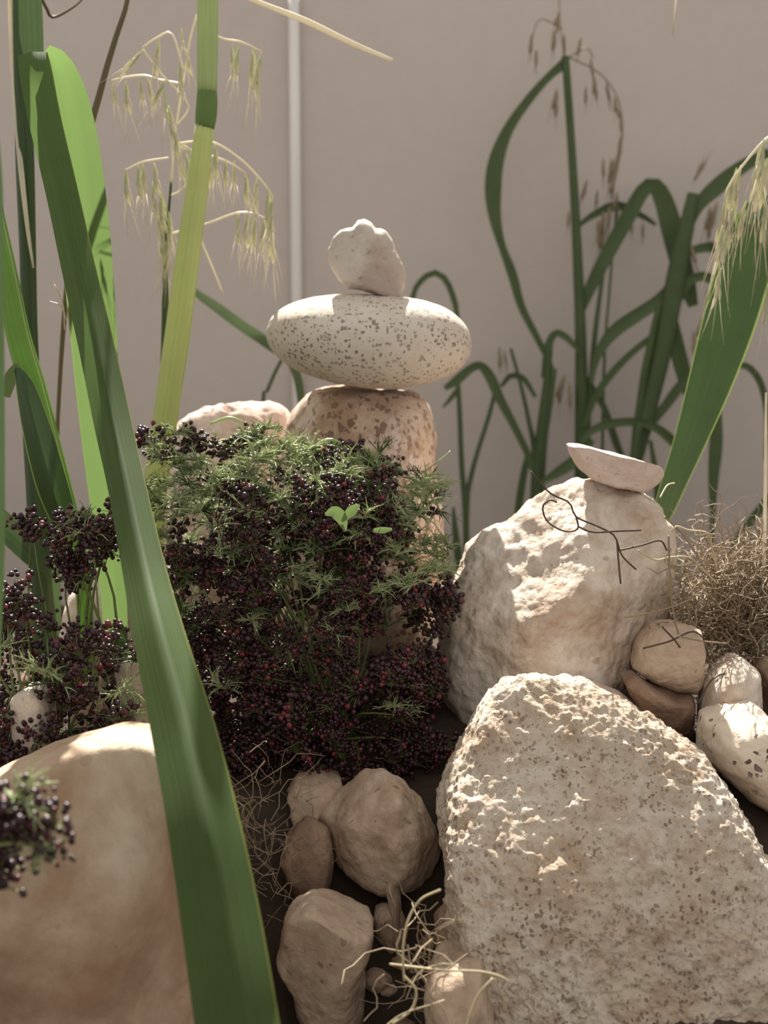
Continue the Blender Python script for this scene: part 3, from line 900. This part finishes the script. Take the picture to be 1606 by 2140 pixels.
shade_grass('darkest broad stalked grass leaning towards the folded green leaf', 1310, 0.73,
            stems=[[(1448, 404, 22), (1436, 470, 32), (1420, 540, 38), (1402, 640, 42), (1384, 740, 38), (1362, 830, 36), (1340, 920, 32), (1318, 1020, 28), (1300, 1250, 26)],
                   [(1378, 640, 14), (1352, 760, 18), (1338, 850, 18), (1325, 950, 16), (1310, 1200, 14)]],
            leaves=[[(1405, 600, 24), (1372, 632, 26), (1330, 660, 28), (1290, 688, 28), (1262, 720, 22), (1244, 760, 14), (1236, 800, 10)],
                    [(1396, 640, 26), (1414, 720, 32), (1432, 790, 30), (1448, 850, 14)],
                    [(1385, 690, 14), (1330, 730, 14), (1280, 780, 16), (1245, 830, 14), (1222, 890, 10)],
                    [(1345, 905, 16), (1390, 850, 20), (1430, 800, 22), (1480, 770, 16), (1530, 762, 10)],
                    [(1435, 480, 20), (1460, 430, 26), (1500, 390, 34), (1550, 350, 28), (1610, 318, 18)],
                    [(1420, 540, 14), (1460, 520, 18), (1510, 520, 22), (1560, 560, 16), (1580, 640, 8)],
                    [(1410, 650, 12), (1440, 590, 18), (1480, 580, 20), (1520, 620, 18), (1545, 700, 10)]],
            spikes=[(1450, 380, 1.1, -2.6), (1500, 420, 1.4, .2), (1485, 430, 1.4, 0), (1520, 440, 1.4, -.1), (1480, 600, 1.2, 0), (1470, 660, 1.2, .1), (1450, 690, 1.2, 0), (1440, 500, 1.3, -.3), (1500, 480, 1.3, 0)])
shade_grass('shaded grass with a low level arching leaf behind the flat stone chip', 1330, 0.71,
            leaves=[[(1215, 925, 10), (1238, 900, 16), (1275, 886, 18), (1325, 882, 18), (1370, 893, 18), (1410, 925, 20), (1440, 960, 10)],
                    [(1130, 1010, 8), (1170, 985, 22), (1205, 960, 24), (1240, 920, 12)],
                    [(1360, 920, 8), (1372, 1000, 14), (1376, 1080, 12)]],
            stems=[[(1336, 885, 14), (1322, 1000, 18), (1315, 1250, 18)]])
shade_grass('shaded grass stem narrowing downwards beside the upright yellow straw', 1492, 0.65,
            leaves=[[(1500, 800, 8), (1500, 860, 18), (1497, 930, 28), (1492, 1000, 22), (1490, 1080, 12), (1488, 1200, 10)],
                    [(1500, 820, 6), (1525, 775, 12), (1560, 765, 14), (1590, 800, 14), (1604, 870, 12), (1600, 960, 6)],
                    [(1640, 1010, 20), (1606, 1046, 20), (1570, 1090, 18), (1535, 1140, 12), (1510, 1220, 8)]])
shade_grass('shaded grass with a hooked leaf in the middle of the wall', 1125, 0.75,
            stems=[[(1150, 715, 14), (1143, 800, 16), (1132, 900, 22), (1122, 1010, 26), (1116, 1250, 24)], [(1158, 770, 14), (1148, 850, 14), (1136, 950, 14), (1125, 1200, 14)],
                   [(1068, 728, 7), (1088, 800, 8), (1106, 880, 10), (1118, 960, 12), (1120, 1200, 12)]],
            leaves=[[(1136, 790, 10), (1146, 725, 16), (1162, 697, 15), (1185, 706, 14), (1212, 735, 8)], [(1120, 830, 8), (1095, 792, 12), (1068, 786, 12), (1048, 808, 8)], [(1104, 950, 12), (1092, 1010, 16), (1082, 1090, 16), (1080, 1180, 12)]],
            spikes=[(1044, 722, 1.1, 0), (1055, 730, .9, -.1), (1175, 790, 1.2, .1), (1190, 800, 1.2, 0), (1182, 780, 1, .2)])
shade_grass('shaded grass whose bent leaf makes a peak beside the oval pebble', 970, 0.72,
            stems=[[(958, 800, 10), (962, 880, 11), (966, 980, 12), (974, 1080, 14), (976, 1280, 14)], [(1036, 816, 8), (1022, 870, 10), (1000, 940, 10), (984, 1000, 11), (976, 1060, 12), (974, 1250, 12)]],
            leaves=[[(930, 812, 10), (955, 795, 20), (985, 770, 18), (1006, 765, 18), (1026, 790, 22), (1046, 835, 20), (1075, 890, 16), (1106, 955, 14), (1112, 985, 6)], [(926, 852, 4), (945, 830, 10), (960, 810, 10)],
                    [(948, 1060, 6), (952, 1110, 14), (960, 1180, 18), (966, 1260, 14)]])
shade_grass('thin shaded grass blade arching from behind the oval pebble', 800, 0.75,
            leaves=[[(800, 1150, 8), (830, 800, 10), (862, 625, 11), (884, 584, 12), (910, 570, 13), (934, 588, 13), (952, 636, 12), (958, 680, 8)]])
shade_grass('shaded green blade slanting down from the pale seed head to the oval pebble', 640, 0.42,
            leaves=[[(390, 590, 6), (410, 612, 14), (450, 640, 20), (510, 684, 22), (560, 718, 22), (620, 780, 18), (640, 1000, 12), (650, 1300, 12)]],
            stems=[[(596, 740, 7), (578, 772, 8), (560, 815, 8), (548, 860, 8), (540, 1250, 8)]])


# ------------------------------------------------------------------ flowering bushes
def bead_cluster(name, seed, nb, Rc, rb, mats, flat=0.8):
    rg = np.random.default_rng(seed)
    V, F = ico(2)
    mb = MB()
    for k in range(nb):
        d = rg.normal(size=3)
        d /= np.linalg.norm(d)
        rr = Rc * rg.uniform(0.1, 1.35) ** 0.8
        c = d * rr * np.array([1, 1, flat])
        s = rb * rg.uniform(0.55, 1.2)
        vs = V * s * np.array([1, 1, 1.15]) + c
        mb.add(vs.tolist(), F, 0, None, float(rg.random()))
        if k % 2 == 0:
            mb.tube([(0, 0, -Rc * 0.5), tuple(c * 0.5 + np.array([0, 0, -Rc * 0.1])), tuple(c)], rb * 0.16, 3, 1, cap=False)
    o = mb.build(name, mats)
    me = o.data
    bpy.data.objects.remove(o)
    return me


def needle_tuft(name, seed, nn, L, mat, rad=0.0005, spread=1.0):
    rg = np.random.default_rng(seed)
    mb = MB()
    for k in range(nn):
        az = rg.uniform(0, 6.28)
        el = rg.uniform(0.15, 1.2)
        d = np.array([math.cos(az) * math.cos(el) * spread, math.sin(az) * math.cos(el) * spread, math.sin(el)])
        l = L * rg.uniform(0.6, 1.15)
        side = rg.normal(size=3) * 0.18
        p = [d * l * t + (side + np.array([0, 0, -0.45])) * l * t * t for t in (0, .25, .5, .75, 1)]
        mb.tube([tuple(x) for x in p], [rad, rad * 1.1, rad, rad * .8, rad * .3], 4, 0, cap=False)
        for q in (1, 2, 3):                                   # side leaflets make it feathery
            sd = d * 0.7 + rg.normal(size=3) * 0.6
            e = p[q] + sd * l * 0.28
            mb.tube([tuple(p[q]), tuple((p[q] + e) / 2 + np.array([0, 0, l * .03])), tuple(e)], [rad * .7, rad * .6, rad * .2], 3, 0, cap=False)
    o = mb.build(name, mat)
    me = o.data
    bpy.data.objects.remove(o)
    return me


def inside(poly, x, y):
    c = False
    j = len(poly) - 1
    for i in range(len(poly)):
        xi, yi = poly[i]
        xj, yj = poly[j]
        if (yi > y) != (yj > y) and x < (xj - xi) * (y - yi) / (yj - yi) + xi: c = not c
        j = i
    return c


def edge_dist(poly, x, y):
    best = 1e9
    for i in range(len(poly)):
        ax, ay = poly[i]
        bx, by = poly[(i + 1) % len(poly)]
        dx, dy = bx - ax, by - ay
        t = max(0, min(1, ((x - ax) * dx + (y - ay) * dy) / (dx * dx + dy * dy + 1e-9)))
        best = min(best, math.hypot(x - ax - t * dx, y - ay - t * dy))
    return best


CL = [bead_cluster('bud_cluster', 50 + i, 66, 0.0125, 0.00150, [M['bead'], M['pedicel']]) for i in range(5)]
CLS = [bead_cluster('bud_cluster', 60 + i, 34, 0.0090, 0.00145, [M['bead'], M['pedicel']]) for i in range(4)]
CLP = [bead_cluster('bud_cluster', 70 + i, 34, 0.0115, 0.00160, [M['bead'], M['pedicel']]) for i in range(3)]
TF = [needle_tuft('leaf_tuft', 80 + i, 15, 0.0165, M['needle'], 0.00055) for i in range(4)]
TFD = [needle_tuft('leaf_tuft', 90 + i, 10, 0.020, M['needle_dark'], 0.0004) for i in range(3)]


def put(name, me, parent, pos, s, up=None):
    o = link(name, me, parent, Vector(pos) - parent.location)
    o.scale = (s, s, s)
    o.rotation_euler = (random.uniform(-.5, .5), random.uniform(-.5, .5), random.uniform(0, 6.28))
    return o


def bush(name, label, poly, Yc, thick, base, n_cl, n_tf, n_st, tuft_bias, cl_meshes, scale=1.0, front_bias=0.6, tilt=0.0, top_sparse=None, emax=130, arch=0.008):
    t = empty(name, base, label, 'bush')
    xs = [p[0] for p in poly]
    ys = [p[1] for p in poly]

    def sample():
        while True:
            x, y = random.uniform(min(xs), max(xs)), random.uniform(min(ys), max(ys))
            if inside(poly, x, y):
                e = min(1.0, edge_dist(poly, x, y) / emax)
                h = thick * math.sqrt(max(0.05, e * (2 - e)))
                u = random.uniform(0.3, 1.0) * (-1 if random.random() < front_bias else 1)
                Y = Yc + u * h + tilt * (max(ys) - y) / (max(ys) - min(ys))
                while at(x, y, Y).z < float(ground_z(0, Y)) + 0.008 and Y > Yc - 0.12: Y -= 0.006
                return x, y, Y
    tips = []
    k = 0
    while k < n_cl:
        x, y, Y = sample()
        if top_sparse and random.random() < top_sparse(x, y): continue
        q = at(x, y, Y)
        tips.append((q, put('bud_cluster', random.choice(cl_meshes), t, q, scale * random.uniform(0.75, 1.15))))
        k += 1
    k = 0
    while k < n_tf:
        x, y, Y = sample()
        if random.random() > tuft_bias(x, y): continue
        m = random.choice(TF if random.random() < 0.75 else TFD)
        put('leaf_tuft', m, t, at(x, y, Y), scale * random.uniform(0.65, 1.15))
        k += 1
    ends = []
    for q, _ in random.sample(tips, min(n_st, len(tips))):
        mb = MB()
        b = Vector(base) + Vector((random.uniform(-.02, .02), random.uniform(-.015, .015), 0))
        mid = b.lerp(q, 0.55) + Vector((random.uniform(-.012, .012), random.uniform(-.012, .012), arch))
        S = catmull([tuple(b), tuple(mid), tuple(q)], 8)
        mb.tube(S.tolist(), [0.0013 * (1 - 0.6 * i / 7) for i in range(8)], 5)
        ends.append((q, mb.build('stem', M['pedicel'], t)))
    for q, o in tips:
        o.parent = min(ends, key=lambda e: (e[0] - q).length)[1]
    return t


main_poly = [(275, 960), (335, 880), (370, 870), (400, 915), (470, 935), (540, 895), (600, 900), (650, 930), (690, 935), (770, 925), (840, 985), (915, 1020), (920, 1060), (900, 1120), (948, 1150),
             (955, 1215), (925, 1300), (915, 1400), (940, 1440), (940, 1510), (925, 1590), (800, 1625), (620, 1640), (500, 1620), (430, 1530), (360, 1420), (330, 1300), (310, 1150), (290, 1050)]


def main_sparse(x, y):
    if y < 1000: return 0.6
    if y < 1200 and x < 520: return 0.45
    return 0.0


def main_tuft(x, y):
    if y < 1000: return 1.0
    if y < 1250: return 0.8
    if y < 1330: return 0.3
    return 0.04


bb = foot(680, -0.15)
mainb = bush('flowering_bush', 'dense bush of dark maroon buds and feathery green leaves before the cairn', main_poly, -0.155, 0.060, bb,
             299, 250, 70, main_tuft, CL + CLS, 1.0, 0.66, 0.06, main_sparse)
# a few arching pale leaf stalks on its crown
for pts in [[(790, 965, -.12, 6), (820, 970, -.12, 8), (850, 990, -.12, 6), (872, 1012, -.12, 3)], [(730, 1005, -.12, 5), (770, 985, -.12, 8), (810, 995, -.12, 7), (840, 1018, -.12, 3)],
            [(345, 930, -.10, 6), (390, 925, -.10, 8), (430, 930, -.10, 6)], [(440, 885, -.08, 5), (480, 873, -.08, 7), (515, 885, -.08, 4)], [(455, 950, -.10, 4), (485, 930, -.10, 7), (515, 920, -.10, 6)],
            [(640, 960, -.11, 4), (670, 925, -.11, 7), (700, 920, -.11, 7), (730, 940, -.11, 4)], [(868, 1015, -.12, 5), (900, 992, -.12, 6), (935, 990, -.12, 4)], [(880, 990, -.12, 3), (915, 965, -.12, 3), (942, 942, -.12, 2)]]:
    S = [(a, b, c, d) for a, b, c, d in pts]
    stalk('leaf_stalk', S, 'needle', mainb, 12, 5)
for pts in [[(680, 1075, -.19, 6), (700, 1070, -.19, 26), (715, 1085, -.19, 24), (722, 1110, -.19, 6)], [(715, 1090, -.19, 5), (735, 1068, -.19, 22), (752, 1055, -.19, 6)], [(780, 1108, -.19, 8), (800, 1108, -.19, 14), (820, 1106, -.19, 6)]]:
    blade('leaf', pts, 'soft_leaf', mainb, n=14)

left_poly = [(-30, 1180), (30, 1170), (60, 1270), (110, 1300), (180, 1300), (300, 1340), (315, 1440), (335, 1520), (330, 1560), (230, 1545), (180, 1590), (100, 1620), (-30, 1670)]
bush('flowering_bush', 'straggling maroon budded plant spreading over the small rocks behind the ochre boulder', left_poly, -0.265, 0.03, foot(90, -0.25), 84, 16, 24,
     lambda x, y: 1.0, CLS + CLP[:1], 1.0, 0.6, 0.04, lambda x, y: 0.75 if (15 < x < 115 and 1415 < y < 1490) or (245 < x < 320 and 1365 < y < 1440) else 0.05, emax=60)
mid_poly = [(40, 1085), (75, 1060), (150, 1075), (220, 1055), (290, 1070), (300, 1130), (240, 1150), (215, 1215), (170, 1225), (120, 1200), (70, 1130)]
bush('flowering_sprig', 'sprig of maroon buds spreading across the feet of the reed stalks', mid_poly, -0.17, 0.02, foot(170, -0.17), 30, 8, 10, lambda x, y: 1.0, CLS + CLP[:1], 1.0, 0.6, 0.0, None, emax=50)
fg_poly = [(-70, 1670), (30, 1655), (80, 1680), (130, 1710), (155, 1740), (120, 1765), (105, 1800), (40, 1820), (-20, 1845), (-80, 1800)]
tb = Vector((at(-420, 2000, -0.50).x, -0.50, 0.006))
bush('flowering_sprig', 'loose maroon budded flower head hanging over the face of the ochre boulder', fg_poly, -0.485, 0.010, tb, 17, 3, 8, lambda x, y: 1.0, CLP, 0.95, 0.6, 0.0, None, emax=50, arch=0.07)


# ------------------------------------------------------------------ dry roots
def strands(mb, n, centre, rx, Yr, L, rad, seed, mi=0):
    rg = random.Random(seed)
    cx, cy = centre
    for _ in range(n):
        x, y = rg.gauss(cx, rx[0]), rg.gauss(cy, rx[1])
        Y = rg.uniform(*Yr)
        p = at(x, y, Y)
        gz = float(ground_z(p.x, p.y))
        if p.z < gz + 0.002: p.z = gz + 0.002
        d = Vector((rg.gauss(0, 1), rg.gauss(0, 1), rg.gauss(0, 1))).normalized()
        pts = [p]
        l = L * rg.uniform(0.5, 1.4)
        for k in range(6):
            d = (d + Vector((rg.gauss(0, .5), rg.gauss(0, .5), rg.gauss(0, .5)))).normalized()
            q = pts[-1] + d * l / 6
            if q.z < gz: q.z = gz + 0.001
            pts.append(q)
        r = rad * rg.uniform(0.6, 1.3)
        mb.tube(pts, [r, r, r, r * .9, r * .8, r * .6, r * .3], 4, mi, cap=False)


def root_at(t, pts, mat):
    stalk('root', pts, mat, t, 26, 5)


t = empty('dry_root_tangle', foot(1540, -0.10), 'brown tangle of dry wiry roots beside the leaning cream boulder', 'dry roots')
mb = MB()
strands(mb, 420, (1550, 1230), (70, 58), (-0.15, -0.06), 0.030, 0.00036, 1)
strands(mb, 120, (1490, 1330), (60, 45), (-0.16, -0.10), 0.030, 0.00036, 2)
mb.build('root_strands', M['root'], t)['kind'] = 'stuff'
mb = MB()
strands(mb, 1900, (1560, 1265), (72, 60), (-0.135, -0.05), 0.030, 0.00045, 3)
mb.build('inner_root_strands', M['root'], t)['kind'] = 'stuff'
YR = -0.19
for pts, m in [([(1110, 985), (1150, 1030), (1190, 1050), (1205, 1080), (1250, 1100), (1285, 1120), (1300, 1160), (1330, 1190)], 'root_dark'),
               ([(1205, 1080), (1208, 1105), (1180, 1110), (1145, 1090), (1135, 1060), (1150, 1045), (1165, 1050)], 'root_dark'),
               ([(1208, 1100), (1240, 1112), (1290, 1110), (1340, 1108)], 'root_dark'),
               ([(1290, 1130), (1294, 1180), (1298, 1220)], 'root_dark'), ([(1296, 1150), (1340, 1140), (1380, 1130), (1395, 1150)], 'root_dark'),
               ([(1335, 1150), (1370, 1170), (1400, 1165), (1440, 1165), (1470, 1190), (1500, 1220)], 'root_pale'),
               ([(1398, 1120), (1400, 1180), (1405, 1260), (1420, 1330), (1445, 1400)], 'root'), ([(1385, 1310), (1420, 1350), (1450, 1410)], 'root_dark'),
               ([(1345, 1355), (1400, 1340), (1450, 1320), (1480, 1345)], 'root_dark'), ([(1405, 1110), (1415, 1100), (1440, 1108), (1480, 1115), (1490, 1150), (1500, 1190)], 'root_pale'),
               ([(1305, 1290), (1340, 1285), (1400, 1270), (1450, 1250)], 'root'), ([(1380, 1040), (1395, 1015), (1410, 1010)], 'root_pale'), ([(1420, 1330), (1470, 1340), (1520, 1345)], 'root'),
               ([(1460, 1470), (1490, 1420), (1540, 1400), (1580, 1395)], 'root_dark'), ([(1390, 1080), (1430, 1120), (1470, 1180)], 'root')]:
    n_ = len(pts)
    root_at(t, [(x, y, YR + 0.03 * i / n_ if x > 1330 else YR + 0.008, 4.0) for i, (x, y) in enumerate(pts)], m)

t = empty('pale_root_tangle', foot(880, -0.36), 'pale curling roots over the dark soil at the foot of the largest boulder', 'dry roots')
for pts, w_ in [([(845, 2050), (843, 1980), (855, 1920), (880, 1880), (920, 1860)], 8), ([(815, 2015), (860, 2020), (930, 2028), (1000, 2030), (1045, 2040), (1070, 2055)], 8),
                ([(1030, 2045), (1000, 2080), (980, 2130), (970, 2170)], 8), ([(845, 2040), (870, 2070), (860, 2110), (820, 2140)], 9), ([(860, 2060), (880, 2030), (920, 2015), (950, 2016)], 5),
                ([(1035, 2045), (1055, 2090), (1065, 2150)], 4), ([(800, 2150), (840, 2120), (900, 2100), (930, 2090)], 6)]:
    root_at(t, [(x, y, -0.395 if x < 900 else -0.41, w_ * 0.68) for x, y in pts], 'root_pale')
mb = MB()
strands(mb, 45, (885, 2010), (34, 60), (-0.38, -0.30), 0.04, 0.0004, 5)
mb.build('root_strands', M['root'], t)['kind'] = 'stuff'
t = empty('fine_root_mat', foot(540, -0.27), 'fine dull roots hanging in the dark gap beside the long bent leaf', 'dry roots')
mb = MB()
strands(mb, 90, (535, 1770), (40, 100), (-0.30, -0.235), 0.045, 0.00028, 6)
mb.build('root_strands', M['root'], t)['kind'] = 'stuff'
